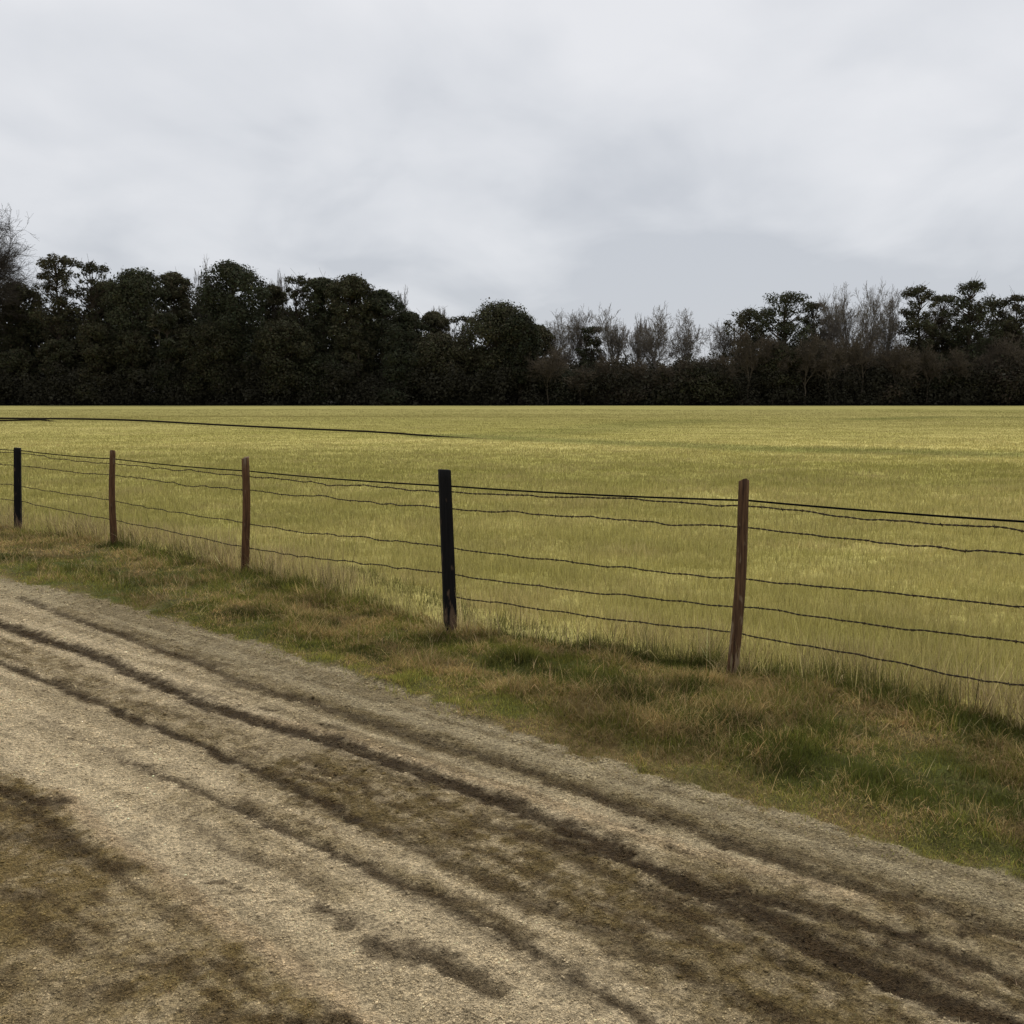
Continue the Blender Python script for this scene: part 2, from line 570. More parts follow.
vx, vy = [], []
for u0, u1, n0 in ((-1.5, 2.6, 190000), (2.6, 6.5, 150000), (6.5, 16.0, 80000)):
    a, b = scatter_uw(n0, u0, u1, lambda u: edge_w(u) - .12, lambda u: fence_w(u) + .12)
    vx.append(a); vy.append(b)
vx = np.concatenate(vx); vy = np.concatenate(vy)
t_ = track_weight(vx, vy)
ok = in_view(vx, vy) & (rng.uniform(0, 1, len(vx)) > t_ * .93) & (vy > 1.5)
ok &= rng.uniform(0, 1, len(vx)) < .35 + 1.3 * (fbm(vx * 6, vy * 6, 101, 2) - .25)
vx, vy = vx[ok], vy[ok]
n = len(vx)
u, w = uw(vx, vy)
g_, dp = cover(vx, vy)
fe = np.exp(-((w - fence_w(u)) / .28) ** 2)
ed = 1 - sstep(0, .5, w - edge_w(u))
tuft = fbm(vx * 3.2, vy * 3.2, 102, 3)
hh = (.032 + .048 * sstep(.45, .75, tuft) + .01 * fe) * rng.lognormal(0, .3, n) * (1 - .45 * ed)
wd = .0028 * (np.maximum(vy, 4) / 4) ** .9 * rng.uniform(.7, 1.4, n)
pg = np.clip(g_ * .9 + .10 + .34 * ed, 0, 1)
isg = rng.uniform(0, 1, n) < pg
strawc = lerp(TAN, STRAW, rng.uniform(0, 1, n) ** 2.2)
grc = lerp(np.array([.115, .118, .024]), np.array([.26, .24, .055]), np.clip(rng.uniform(0, 1, n) * .6 + .5 * ed, 0, 1))
c = np.where(isg[:, None], grc, strawc)
dk = rng.uniform(0, 1, n) < dp * (.66 + .5 * sstep(.35, .6, fbm(vx * 7, vy * 7, 105, 3)))
c[dk] = lerp(DEEP * 1.1, GREEN, rng.uniform(0, 1, dk.sum()))
c = c * (.70 + .62 * sstep(.30, .66, fbm(vx * 2.4, vy * 3.6, 104, 4)))[:, None]
lean = np.where(isg | dk, np.abs(rng.normal(.55, .4, n)), np.abs(rng.normal(1.0, .4, n)))
lean = np.clip(lean, 0, 1.45)
hh = np.where(isg | dk, hh, hh * 1.35)
blades('verge_grass', vx, vy, hh, wd, lean, vary(c, .22), M_GRASS, label='matted green and brown grass on the verge between dirt track and fence')

# dry stalks and tufts standing out of the verge and round the post feet
ex = []; ey = []
a, b = scatter_uw(3000, -1.5, 14, lambda q: edge_w(q) + .12, lambda q: fence_w(q) + .1)
kk = rng.uniform(0, 1, len(a)) < 1.6 * (fbm(a * 4, b * 4, 131, 2) - .3)
ex.append(a[kk]); ey.append(b[kk])
for f_ in FENCE:
    aa = rng.uniform(0, 6.28, 170); q_ = rng.uniform(.035, .13, 170)
    ex.append(f_[0] + q_ * np.cos(aa)); ey.append(f_[1] + q_ * np.sin(aa))
ex = np.concatenate(ex); ey = np.concatenate(ey); n = len(ex)
c = lerp(STRAW, np.array([.55, .44, .24]), rng.uniform(0, 1, n))
gg = rng.uniform(0, 1, n) < .25; c[gg] = np.array([.14, .15, .035])
blades('dry_stalks', ex, ey, rng.uniform(.07, .19, n), rng.uniform(.0022, .004, n), np.clip(np.abs(rng.normal(.6, .4, n)), 0, 1.4), vary(c, .2), M_GRASS, label='pale dry stalks sticking out of the verge and round the post feet')

# short matted growth and dead bits on the track
sy = 1.7 * (11.5 / 1.7) ** rng.uniform(0, 1, 1100000)
sx = rng.uniform(-1, 1, 1100000) * (.6 * sy + .6)
ok = (track_weight(sx, sy) > .3)
sx, sy = sx[ok], sy[ok]
m = marks(sx, sy)
u, w = uw(sx, sy)
den = np.clip(.02 + .75 * m['moss'] + .75 * m['veg'] + .15 * m['dark'] + .50 * (1 - sstep(.1, .75, edge_w(u) - w)), 0, 1)
den *= .35 + 1.4 * (fbm(sx * 8, sy * 8, 111, 3) - .25)
ok = rng.uniform(0, 1, len(sx)) < den * .8
sx, sy, u, w = sx[ok], sy[ok], u[ok], w[ok]
m = {k: v[ok] for k, v in m.items()}
n = len(sx)
hh = rng.uniform(.010, .030, n) * (1 - .35 * m['dark'])
wd = .0020 * (np.maximum(sy, 3) / 3) ** 1.0 * rng.uniform(.7, 1.4, n)
rc = road_colour(sx, sy, m)
pick = rng.uniform(0, 1, n)
c = rc.copy()
c = np.where((pick < .45)[:, None], lerp(rc, np.array([.60, .48, .27]), .45), c)
c = np.where(((pick > .80) & (rng.uniform(0, 1, n) < .15 + m['moss'] + m['veg'] + m['dark']))[:, None], lerp(rc, np.array([.10, .085, .032]), .75), c)
lean = np.clip(np.abs(rng.normal(1.05, .3, n)), 0, 1.5)
z_o = blades('track_grass', sx, sy, hh, wd, lean, vary(c, .25), M_GRASS, bend=False, label='short worn brown grass and dead straw matted on the dirt track')

# loose crumbs of soil
nc = 300000
sy = 1.8 * (11.0 / 1.8) ** rng.uniform(0, 1, nc); sx = rng.uniform(-1, 1, nc) * (.6 * sy + .4)
ok = track_weight(sx, sy) > .5
ok &= rng.uniform(0, 1, nc) < .25 + 1.5 * (fbm(sx * 5, sy * 5, 121, 3) - .3)
sx, sy = sx[ok], sy[ok]; n = len(sx)
m = marks(sx, sy); rc = road_colour(sx, sy, m)
sz = rng.lognormal(-5.72, .34, n) * (np.maximum(sy, 2.5) / 3) ** .75
zz = height(sx, sy, m)
octa = np.array([[1, 0, 0], [0, 1, 0], [-1, 0, 0], [0, -1, 0], [0, 0, .6], [0, 0, -.6]], float)
jit = rng.uniform(.6, 1.25, (n, 6, 1))
ya = rng.uniform(0, 6.28, n)
rot = np.stack([np.stack([np.cos(ya), -np.sin(ya), 0 * ya], 1), np.stack([np.sin(ya), np.cos(ya), 0 * ya], 1), np.stack([0 * ya, 0 * ya, 1 + 0 * ya], 1)], 1)
V = np.einsum('nij,nkj->nki', rot, octa[None] * jit) * sz[:, None, None] + np.stack([sx, sy, zz + sz * .15], 1)[:, None]
tri = np.array([[0, 1, 4], [1, 2, 4], [2, 3, 4], [3, 0, 4], [1, 0, 5], [2, 1, 5], [3, 2, 5], [0, 3, 5]])
fl = (np.arange(n)[:, None, None] * 6 + tri[None]).ravel()
M_CRUMB = plant_mat('soil_crumb', 0, .95, .1)
o = mesh_obj('soil_crumbs', V.reshape(-1, 3), fl, np.full(n * 8, 3), M_CRUMB, cols=np.repeat(np.clip(rc * (1.05 + rng.normal(0, .22, n))[:, None], .01, .8), 6, 0))
tag(o, 'loose crumbs of sandy soil and grit scattered over the dirt track', 'soil', kind='stuff')

# ------------------------------------------------------------------ fence
def tube(path, rad, sides=6, closed_ends=True):
    P = np.asarray(path, float); n = len(P)
    rad = np.broadcast_to(rad, (n,))
    T = np.gradient(P, axis=0); T /= np.linalg.norm(T, axis=1)[:, None]
    up = np.array([0, 0, 1.0]) if abs(T[0][2]) < .8 else np.array([1.0, 0, 0])
    A = np.cross(T, up); A /= np.linalg.norm(A, axis=1)[:, None]
    B = np.cross(A, T)
    th = np.arange(sides) / sides * 2 * np.pi
    V = P[:, None] + rad[:, None, None] * (np.cos(th)[None, :, None] * A[:, None] + np.sin(th)[None, :, None] * B[:, None])
    V = V.reshape(-1, 3)
    i = np.arange(n - 1)[:, None] * sides; k = np.arange(sides)[None]; k2 = (k + 1) % sides
    Fc = np.stack([i + k, i + k2, i + sides + k2, i + sides + k], -1).reshape(-1, 4)
    fl = list(Fc.ravel()); cnt = [4] * len(Fc)
    if closed_ends:
        fl += list(range(sides))[::-1]; cnt += [sides]
        fl += list(range((n - 1) * sides, n * sides)); cnt += [sides]
    return V, np.array(fl), np.array(cnt)


def joinm(parts):
    V, fl, cnt, o = [], [], [], 0
    for v, f, c in parts:
        V.append(v); fl.append(np.asarray(f) + o); cnt.append(c); o += len(v)
    return np.concatenate(V), np.concatenate(fl), np.concatenate(cnt)


def wood_mat(name, dark, light, patch, ztop, zpatch, wet=0.0):
    m, nt, out = new_mat(name); L = nt.links.new
    tc = N(nt, 'ShaderNodeTexCoord')
    mp = N(nt, 'ShaderNodeMapping'); mp.inputs['Scale'].default_value = (60, 60, 3.0)
    L(tc.outputs['Object'], mp.inputs[0])
    nz = N(nt, 'ShaderNodeTexNoise'); nz.inputs['Scale'].default_value = 1; nz.inputs['Detail'].default_value = 5; nz.inputs['Roughness'].default_value = .7
    L(mp.outputs[0], nz.inputs['Vector'])
    rp = N(nt, 'ShaderNodeValToRGB'); rp.color_ramp.elements[0].position = .35; rp.color_ramp.elements[1].position = .68
    rp.color_ramp.elements[0].color = (*dark, 1); rp.color_ramp.elements[1].color = (*light, 1)
    L(nz.outputs['Fac'], rp.inputs[0])
    # weathered patch colour below or above a height, broken by noise
    sp = N(nt, 'ShaderNodeSeparateXYZ'); L(tc.outputs['Object'], sp.inputs[0])
    mp2 = N(nt, 'ShaderNodeMapping'); mp2.inputs['Scale'].default_value = (28, 28, 7)
    L(tc.outputs['Object'], mp2.inputs[0])
    n2 = N(nt, 'ShaderNodeTexNoise'); n2.inputs['Scale'].default_value = 1; n2.inputs['Detail'].default_value = 4
    L(mp2.outputs[0], n2.inputs['Vector'])
    mr = N(nt, 'ShaderNodeMapRange'); mr.inputs['From Min'].default_value = zpatch; mr.inputs['From Max'].default_value = ztop
    mr.inputs['To Min'].default_value = 0; mr.inputs['To Max'].default_value = .62
    L(sp.outputs['Z'], mr.inputs['Value'])
    ad = N(nt, 'ShaderNodeMath', operation='ADD'); L(mr.outputs[0], ad.inputs[0]); L(n2.outputs['Fac'], ad.inputs[1])
    r2 = N(nt, 'ShaderNodeValToRGB'); r2.color_ramp.elements[0].position = .62; r2.color_ramp.elements[1].position = .74
    L(ad.outputs[0], r2.inputs[0])
    mx = N(nt, 'ShaderNodeMix', data_type='RGBA'); L(r2.outputs[0], mx.inputs[0]); L(rp.outputs[0], mx.inputs[6]); mx.inputs[7].default_value = (*patch, 1)
    sc = N(nt, 'ShaderNodeMix', data_type='RGBA', blend_type='MULTIPLY'); sc.inputs[0].default_value = .6
    L(mx.outputs[2], sc.inputs[6]); L(rp.outputs[0], sc.inputs[7])
    fm = N(nt, 'ShaderNodeMix', data_type='RGBA'); fm.inputs[0].default_value = .65
    L(rp.outputs[0], fm.inputs[6]); L(mx.outputs[2], fm.inputs[7])
    b = N(nt, 'ShaderNodeBsdfPrincipled'); b.inputs['Roughness'].default_value = .85; b.inputs['Specular IOR Level'].default_value = .15
    L(fm.outputs[2], b.inputs['Base Color'])
    bp = N(nt, 'ShaderNodeBump'); bp.inputs['Strength'].default_value = .9; bp.inputs['Distance'].default_value = .006
    L(nz.outputs['Fac'], bp.inputs['Height']); L(bp.outputs[0], b.inputs['Normal'])
    L(b.outputs[0], out.inputs[0])
    return m


M_POSTB = wood_mat('tarred_wood', (.004, .004, .004), (.011, .010, .010), (.17, .11, .07), -.45, .30)
M_POSTW = wood_mat('weathered_red_wood', (.032, .015, .008), (.150, .078, .038), (.20, .15, .10), 1.7, .85)
M_POSTW2 = wood_mat('weathered_brown_wood', (.028, .014, .009), (.160, .090, .045), (.36, .28, .18), -1.1, .52)


def simple_mat(name, c, rough, spec, metal=0, c2=None):
    m, nt, out = new_mat(name); L = nt.links.new
    b = N(nt, 'ShaderNodeBsdfPrincipled'); b.inputs['Roughness'].default_value = rough
    b.inputs['Specular IOR Level'].default_value = spec; b.inputs['Metallic'].default_value = metal
    tc = N(nt, 'ShaderNodeTexCoord'); nz = N(nt, 'ShaderNodeTexNoise'); nz.inputs['Scale'].default_value = 35
    L(tc.outputs['Object'], nz.inputs['Vector'])
    rp = N(nt, 'ShaderNodeValToRGB'); rp.color_ramp.elements[0].position = .4; rp.color_ramp.elements[1].position = .62
    rp.color_ramp.elements[0].color = (*c, 1); rp.color_ramp.elements[1].color = (*(c2 or c), 1)
    L(nz.outputs['Fac'], rp.inputs[0]); L(rp.outputs[0], b.inputs['Base Color']); L(b.outputs[0], out.inputs[0])
    return m


M_WIRE = simple_mat('rusty_wire', (.014, .009, .007), .8, .2, 0, (.040, .022, .014))
M_CABLE = simple_mat('black_cable', (.005, .005, .005), .9, .05)
M_PIPE = simple_mat('black_pipe', (.010, .008, .006), .9, .05, 0, (.022, .017, .012))

# base pixel, top pixel, width px (top, bottom), kind, label
POSTS = [
    ((18, 530), (17.5, 448), 6.0, 6.5, 'b', 'black tarred fence post at the left end of the fence'),
    ((113.5, 545), (112, 451), 5.5, 7.0, 'w', 'weathered reddish fence post with a split grey top'),
    ((246, 572), (245.5, 458), 7.0, 8.5, 'w', 'reddish brown fence post between the split topped post and the thick black one'),
    ((450.5, 630), (444.5, 470), 12.0, 13.0, 'b', 'thick square black post with a scuffed brown foot'),
    ((733.8, 672), (745.2, 481), 10.0, 13.0, 'w2', 'leaning brown round post with pale flaking patches low down'),
]
bases, tops = [], []
for bp_, tp_, *_r in POSTS:
    x, y = ground_at(*bp_)
    bases.append(np.array([x, y, 0.0]))
    tops.append(np.array(at_depth(tp_[0], tp_[1], y)))
# the fence runs on past both sides of the frame
b6 = bases[4] + np.array([1.62, -1.36, 0]); t6 = b6 + np.array([.02, 0, 1.15])
b0 = bases[0] + np.array([-2.05, 1.55, 0]); t0 = b0 + np.array([0, 0, 1.12])
allb = [b0] + bases + [b6]; allt = [t0] + tops + [t6]
infos = [(6.5 / 900 * b0[1], 7 / 900 * b0[1], 'w', 'brown post past the left side of the view')] + \
        [(p[2] / 900 * b[1], p[3] / 900 * b[1], p[4], p[5]) for p, b in zip(POSTS, bases)] + \
        [(.07, .085, 'w2', 'brown post past the right side of the view')]

fence = empty('barbed_wire_fence', tuple(bases[3]))
tag(fence, 'barbed wire fence on uneven black and brown wooden posts along the dirt track', 'fence')


def make_post(b, t, wt, wb, kind, label, seed):
    rr = np.random.default_rng(seed)
    gzv = float(height(np.array([b[0]]), np.array([b[1]]))[0])
    L = t - b
    nS = 14 if kind != 'b' else 16
    nz_ = 26
    th = np.arange(nS) / nS * 2 * np.pi
    V = []
    ph = rr.uniform(0, 6, 4)
    for i in range(nz_ + 1):
        s = -.18 + 1.18 * i / nz_
        c = b + L * s
        rad = (wb + (wt - wb) * max(s, 0)) / 2
        if kind == 'b':
            r_ = rad * np.minimum(1 / np.maximum(np.abs(np.cos(th)), np.abs(np.sin(th))), 1.32)
            r_ = r_ * (1 + .02 * np.sin(3 * th + ph[0] + s * 3))
            if s < .1: r_ = r_ * (1 - .10 * (1 - max(s, 0) / .1) + .05 * np.sin(5 * th + s * 40))
            ang = th + .25
        else:
            r_ = rad * (1 + .07 * np.sin(2 * th + ph[0] + s * 1.5) + .05 * np.sin(3 * th + ph[1] - s * 3) + .03 * np.sin(7 * th + ph[2]))
            crack = np.abs(((th - (4.4 + .4 * math.sin(s * 3 + ph[3]))) + np.pi) % (2 * np.pi) - np.pi) < .25
            r_ = np.where(crack, r_ * .87, r_)
            c = c + np.array([.008 * math.sin(s * 5 + ph[0]), .006 * math.sin(s * 4 + ph[1]), 0])
            ang = th
        zz = np.zeros(nS)
        if i == nz_:
            zz = (.012 if kind != 'b' else .004) * np.cos(th - ph[2]) + (rr.uniform(-.006, .006, nS) if kind != 'b' else 0)
        V.append(np.stack([c[0] + r_ * np.cos(ang), c[1] + r_ * np.sin(ang), c[2] + zz], 1))
    top = V[-1]; cen = top.mean(0)
    V.append(cen + (top - cen) * .82 + [0, 0, .004])
    V.append((cen + [0, 0, .001])[None])
    nr = nz_ + 2
    Vv = np.concatenate(V)
    i = np.arange(nr - 1)[:, None] * nS; k = np.arange(nS)[None]; k2 = (k + 1) % nS
    Fq = np.stack([i + k, i + k2, i + nS + k2, i + nS + k], -1).reshape(-1, 4)
    tri = np.stack([(nr - 1) * nS + np.arange(nS), (nr - 1) * nS + (np.arange(nS) + 1) % nS, np.full(nS, nr * nS)], 1)
    fl = np.concatenate([Fq.ravel(), tri.ravel()]); cnt = np.concatenate([np.full(len(Fq), 4), np.full(nS, 3)])
    mat = {'b': M_POSTB, 'w': M_POSTW, 'w2': M_POSTW2}[kind]
    o = mesh_obj('fence_post', Vv - b, fl, cnt, mat, parent=fence, smooth=kind != 'b')
    o.location = Vector(b - bases[3])
    o['label'] = label
    return o


for i, (b, t, inf) in enumerate(zip(allb, allt, infos)):
    make_post(b, t, inf[0], inf[1], inf[2], inf[3], 200 + i)

# strand heights, read at each post (pixels at posts 1..5, then at the right frame edge x=1024)
STR = {
    'cable': [450.5, 459, 471, 486, 500, 519.5],
    'w1': [453, 463.5, 476, 491.5, 505.5, 530],
    'w2': [466, 475, 490, 508.5, 527, 553],
    'w3': [486, 501, 523.5, 547.5, 578, 605],
    'w4': [501.5, 520, 548, 574, 606.5, 641],
    'w5': [None, None, None, 597, 632, 681],
}
e_dir = (b6 - bases[4])
# where the fence line crosses the right frame edge
rd = ray(1024, 520); kx = rd[0] / rd[1]
te = (kx * bases[4][1] - bases[4][0]) / (e_dir[0] - kx * e_dir[1])
pe = bases[4] + e_dir * te


def strand(name, key, rad, wav, seed, label=None):
    rr = np.random.default_rng(seed)
    v = STR[key]
    pts = []
    for i in range(5):
        if v[i] is None: continue
        y = bases[i][1] + .05
        p = np.array(at_depth(512, v[i], y))
        f = (p[2]) / (allt[i + 1][2])
        c = bases[i] + (tops[i] - bases[i]) * f
        off = infos[i + 1][0] / 2 + rad + .004
        pts.append(np.array([c[0] + ND[0] * off, c[1] + ND[1] * off, p[2]]))
    ze = at_depth(1024, v[5], pe[1] + .05)[2]
    z6 = pts[-1][2] + (ze - pts[-1][2]) / te
    pts.append(np.array([b6[0] + ND[0] * .05, b6[1] + ND[1] * .05, z6]))
    if v[0] is not None:
        pts.insert(0, np.array([b0[0] + ND[0] * .04, b0[1] + ND[1] * .04, pts[0][2] + .01]))
    path = []
    for a, b in zip(pts[:-1], pts[1:]):
        L = np.linalg.norm(b - a); n = max(8, int(L / .03))
        t = np.linspace(0, 1, n, endpoint=False)
        sag = 4 * t * (1 - t)
        wz = np.zeros(n)
        if wav:
            k0 = rr.uniform(0, 100)
            wz = wav * sag ** .4 * ((fbm(t * L * 2.2 + k0, t * 0 + 3.1, seed, 2) - .5) * 1.3 + (vnoise(t * L * 7 + k0, t * 0 + 8.2, seed) - .5) * .75 + (vnoise(t * L * 16 + k0, t * 0 + 1.2, seed) - .5) * .35)
        s_amp = (.012 if not wav else rr.uniform(.0, .02))
        path.append(a + (b - a) * t[:, None] + np.stack([t * 0, wz * .4, wz - s_amp * sag], 1))
    path = np.concatenate(path + [pts[-1][None]])
    if not wav:
        parts = [tube(path, rad, 8)]
    else:
        # two twisted strands plus barbs
        s = np.concatenate([[0], np.cumsum(np.linalg.norm(np.diff(path, axis=0), axis=1))])
        ss = np.arange(0, s[-1], .012)
        pp = np.stack([np.interp(ss, s, path[:, k]) for k in range(3)], 1)
        parts = []
        for ph in (0, np.pi):
            a = ss / .075 * 2 * np.pi + ph
            parts.append(tube(pp + np.stack([0 * ss, np.cos(a) * rad * .6, np.sin(a) * rad * .75], 1), rad * .62, 4))
        for q in np.arange(.06, s[-1], .125):
            c = np.array([np.interp(q, s, path[:, k]) for k in range(3)])
            for _ in range(2):
                d = rr.normal(0, 1, 3) * [.5, .8, 1]; d /= np.linalg.norm(d)
                parts.append(tube(np.array([c - d * .013, c, c + d * .013]), [.0009, .0026, .0009], 4))
    V, fl, cnt = joinm(parts)
    o = mesh_obj(name, V - bases[3], fl, cnt, M_WIRE if wav else M_CABLE, parent=fence, smooth=True)
    if label: o['label'] = label
    return o


strand('cable', 'cable', .0058, 0, 301, 'smooth black cable stretched along the top')
for i, kx_ in enumerate(('w1', 'w2', 'w3', 'w4', 'w5')):
    strand('barbed_wire', kx_, .0041, .021, 310 + i)

# black pipes lying in the field
def pipe(pix, r0, r1, label):
    P = [ground_at(*p) for p in pix]
    P = np.array(P)
    s = np.concatenate([[0], np.cumsum(np.linalg.norm(np.diff(P, axis=0), axis=1))])
    t = np.linspace(0, s[-1], 160)
    X = np.interp(t, s, P[:, 0]); Y = np.interp(t, s, P[:, 1])
    rad = np.linspace(r0, r1, 160)
    k = np.ones(9) / 9
    Xp = np.convolve(np.pad(X, 4, mode='edge'), k, 'valid'); Yp = np.convolve(np.pad(Y, 4, mode='edge'), k, 'valid')
    Z = height(Xp, Yp, {q_: np.zeros(160) for q_ in ('dark', 'moss', 'berm', 'veg')}, np.zeros(160)) + .10 - .14 * sstep(.86, 1, np.linspace(0, 1, 160))
    V, fl, cnt = tube(np.stack([Xp, Yp, Z], 1), rad, 8)
    b = np.array([Xp[80], Yp[80], Z[80]])
    o = mesh_obj('irrigation_pipe', V - b, fl, cnt, M_PIPE, smooth=True)
    o.location = Vector(b)
    tag(o, label, 'pipe', 'black pipes lying across the field')


pipe([(-120, 416), (0, 419.4), (60, 420.8), (150, 424), (240, 428.2), (340, 432.8), (440, 437.4), (520, 439.6)], .070, .036, 'longer and thicker of two black pipes lying in the field')
pipe([(-140, 421), (0, 422.2), (40, 421.8), (60, 422.3)], .055, .045, 'thin short black pipe joining the thicker one at the left of the field')

# ------------------------------------------------------------------ trees
def tubes_from_segments(S, sides=3):
    """S: (n, 8) p0 p1 r0 r1"""
    S = np.asarray(S, float)
    n = len(S)
    p0, p1 = S[:, :3], S[:, 3:6]
    T = p1 - p0; L = np.linalg.norm(T, axis=1)[:, None]; T = T / np.maximum(L, 1e-6)
    up = np.where(np.abs(T[:, 2:3]) < .9, np.array([[0, 0, 1.0]]), np.array([[1.0, 0, 0]]))
    A = np.cross(T, up); A /= np.linalg.norm(A, axis=1)[:, None]; B = np.cross(A, T)
    th = np.arange(sides) / sides * 2 * np.pi
    ring = np.cos(th)[None, :, None] * A[:, None] + np.sin(th)[None, :, None] * B[:, None]
    V = np.concatenate([p0[:, None] + ring * S[:, 6][:, None, None], p1[:, None] + ring * S[:, 7][:, None, None]], 1).reshape(-1, 3)
    base = np.arange(n)[:, None, None] * (2 * sides)
    k = np.arange(sides); k2 = (k + 1) % sides
    q = np.stack([k, k2, sides + k2, sides + k], 1)[None]
    fl = (base + q).reshape(-1)
    return V, fl, np.full(n * sides, 4)


def leaf_cloud(cen, rad, nleaf, size, rr, squash=.75):
    """leaf sprays through lobes: cen (k,3), rad (k,), nleaf per lobe by volume"""
    k = len(cen)
    wgt = rad ** 2; cnts = np.maximum(8, (nleaf * wgt / wgt.sum()).astype(int))
    ci = np.repeat(np.arange(k), cnts); n = len(ci)
    d = rr.normal(0, 1, (n, 3)); d /= np.linalg.norm(d, axis=1)[:, None]
    rr_ = rad[ci] * (rr.uniform(.35, 1, n) ** .5) * rr.uniform(.85, 1.12, n) * np.where(rr.uniform(0, 1, n) < .16, rr.uniform(1.0, 1.55, n), 1)
    c = cen[ci] + d * rr_[:, None] * np.array([1, 1, squash])
    nrm = d * .8 + rr.normal(0, .45, (n, 3)) + [0, 0, .35]
    nrm /= np.linalg.norm(nrm, axis=1)[:, None]
    a = np.cross(nrm, rr.normal(0, 1, (n, 3))); a /= np.linalg.norm(a, axis=1)[:, None]
    b = np.cross(nrm, a)
    s = size * rr.lognormal(0, .35, n)[:, None]
    e = rr.uniform(.35, .8, n)[:, None]
    V = np.stack([c - a * s, c - b * s * e, c + a * s * .9, c + b * s * e], 1).reshape(-1, 3)
    fl = np.arange(4 * n)
    lob = rr.normal(0, .11, k)[ci]
    return V, fl, np.full(n, 4), lob, n


def crown_obj(cen, rad, nleaf, size, rr, parent, basec, squash=.75, name='crown'):
    V, fl, cnt, lob, n = leaf_cloud(cen, rad, nleaf, size, rr, squash)
    c = np.array(basec)[None] * (1 + lob + rr.normal(0, .14, n))[:, None] * (1 + rr.normal(0, .06, (n, 3)))
    return mesh_obj(name, V, fl, cnt, M_LEAF, parent=parent, cols=np.repeat(np.clip(c, .004, .5), 4, 0))


def trunk_and_limbs(H, cen, rr, parent, r0, barkc, zmax=.86, lean=0.):
    S = []
    n = 9
    pts = [np.array([lean * (i / n) ** 1.3 * H + .12 * math.sin(i * 1.3 + rr.uniform(0, .6)), .1 * math.sin(i * .9), H * zmax * i / n]) for i in range(n + 1)]
    for i in range(n):
        ra = r0 * (1 - .85 * i / n) * (1.35 if i == 0 else 1); rb = r0 * (1 - .85 * (i + 1) / n)
        S.append([*pts[i], *pts[i + 1], ra, rb])
    P = np.array(pts)
    for c in cen:
        zb = max(H * .12, c[2] - abs(np.hypot(c[0], c[1])) * .6 - .6)
        k = min(zb / (H * zmax), 1) * n
        i = min(int(k), n - 1); f = k - i
        s = P[i] * (1 - f) + P[i + 1] * f
        m = (s + c) / 2 + np.array([0, 0, -.25]) + rr.normal(0, .2, 3)
        S.append([*s, *m, r0 * .22, r0 * .13]); S.append([*m, *c, r0 * .13, r0 * .04])
        for _ in range(4):
            S.append([*c, *(c + rr.normal(0, .7, 3)), r0 * .05, .012])
    V, fl, cnt = tubes_from_segments(S, 6)
    cols = np.tile(np.array(barkc), (len(V), 1)) * rr.uniform(.8, 1.2, (len(V), 1))
    return mesh_obj('trunk', V - [0, 0, .15], fl, cnt, M_BARK, parent=parent, cols=cols)


EVER = [(.052, .055, .031), (.060, .059, .033), (.047, .051, .030), (.068, .064, .036)]
BROWNY = [(.074, .062, .041), (.066, .057, .040)]


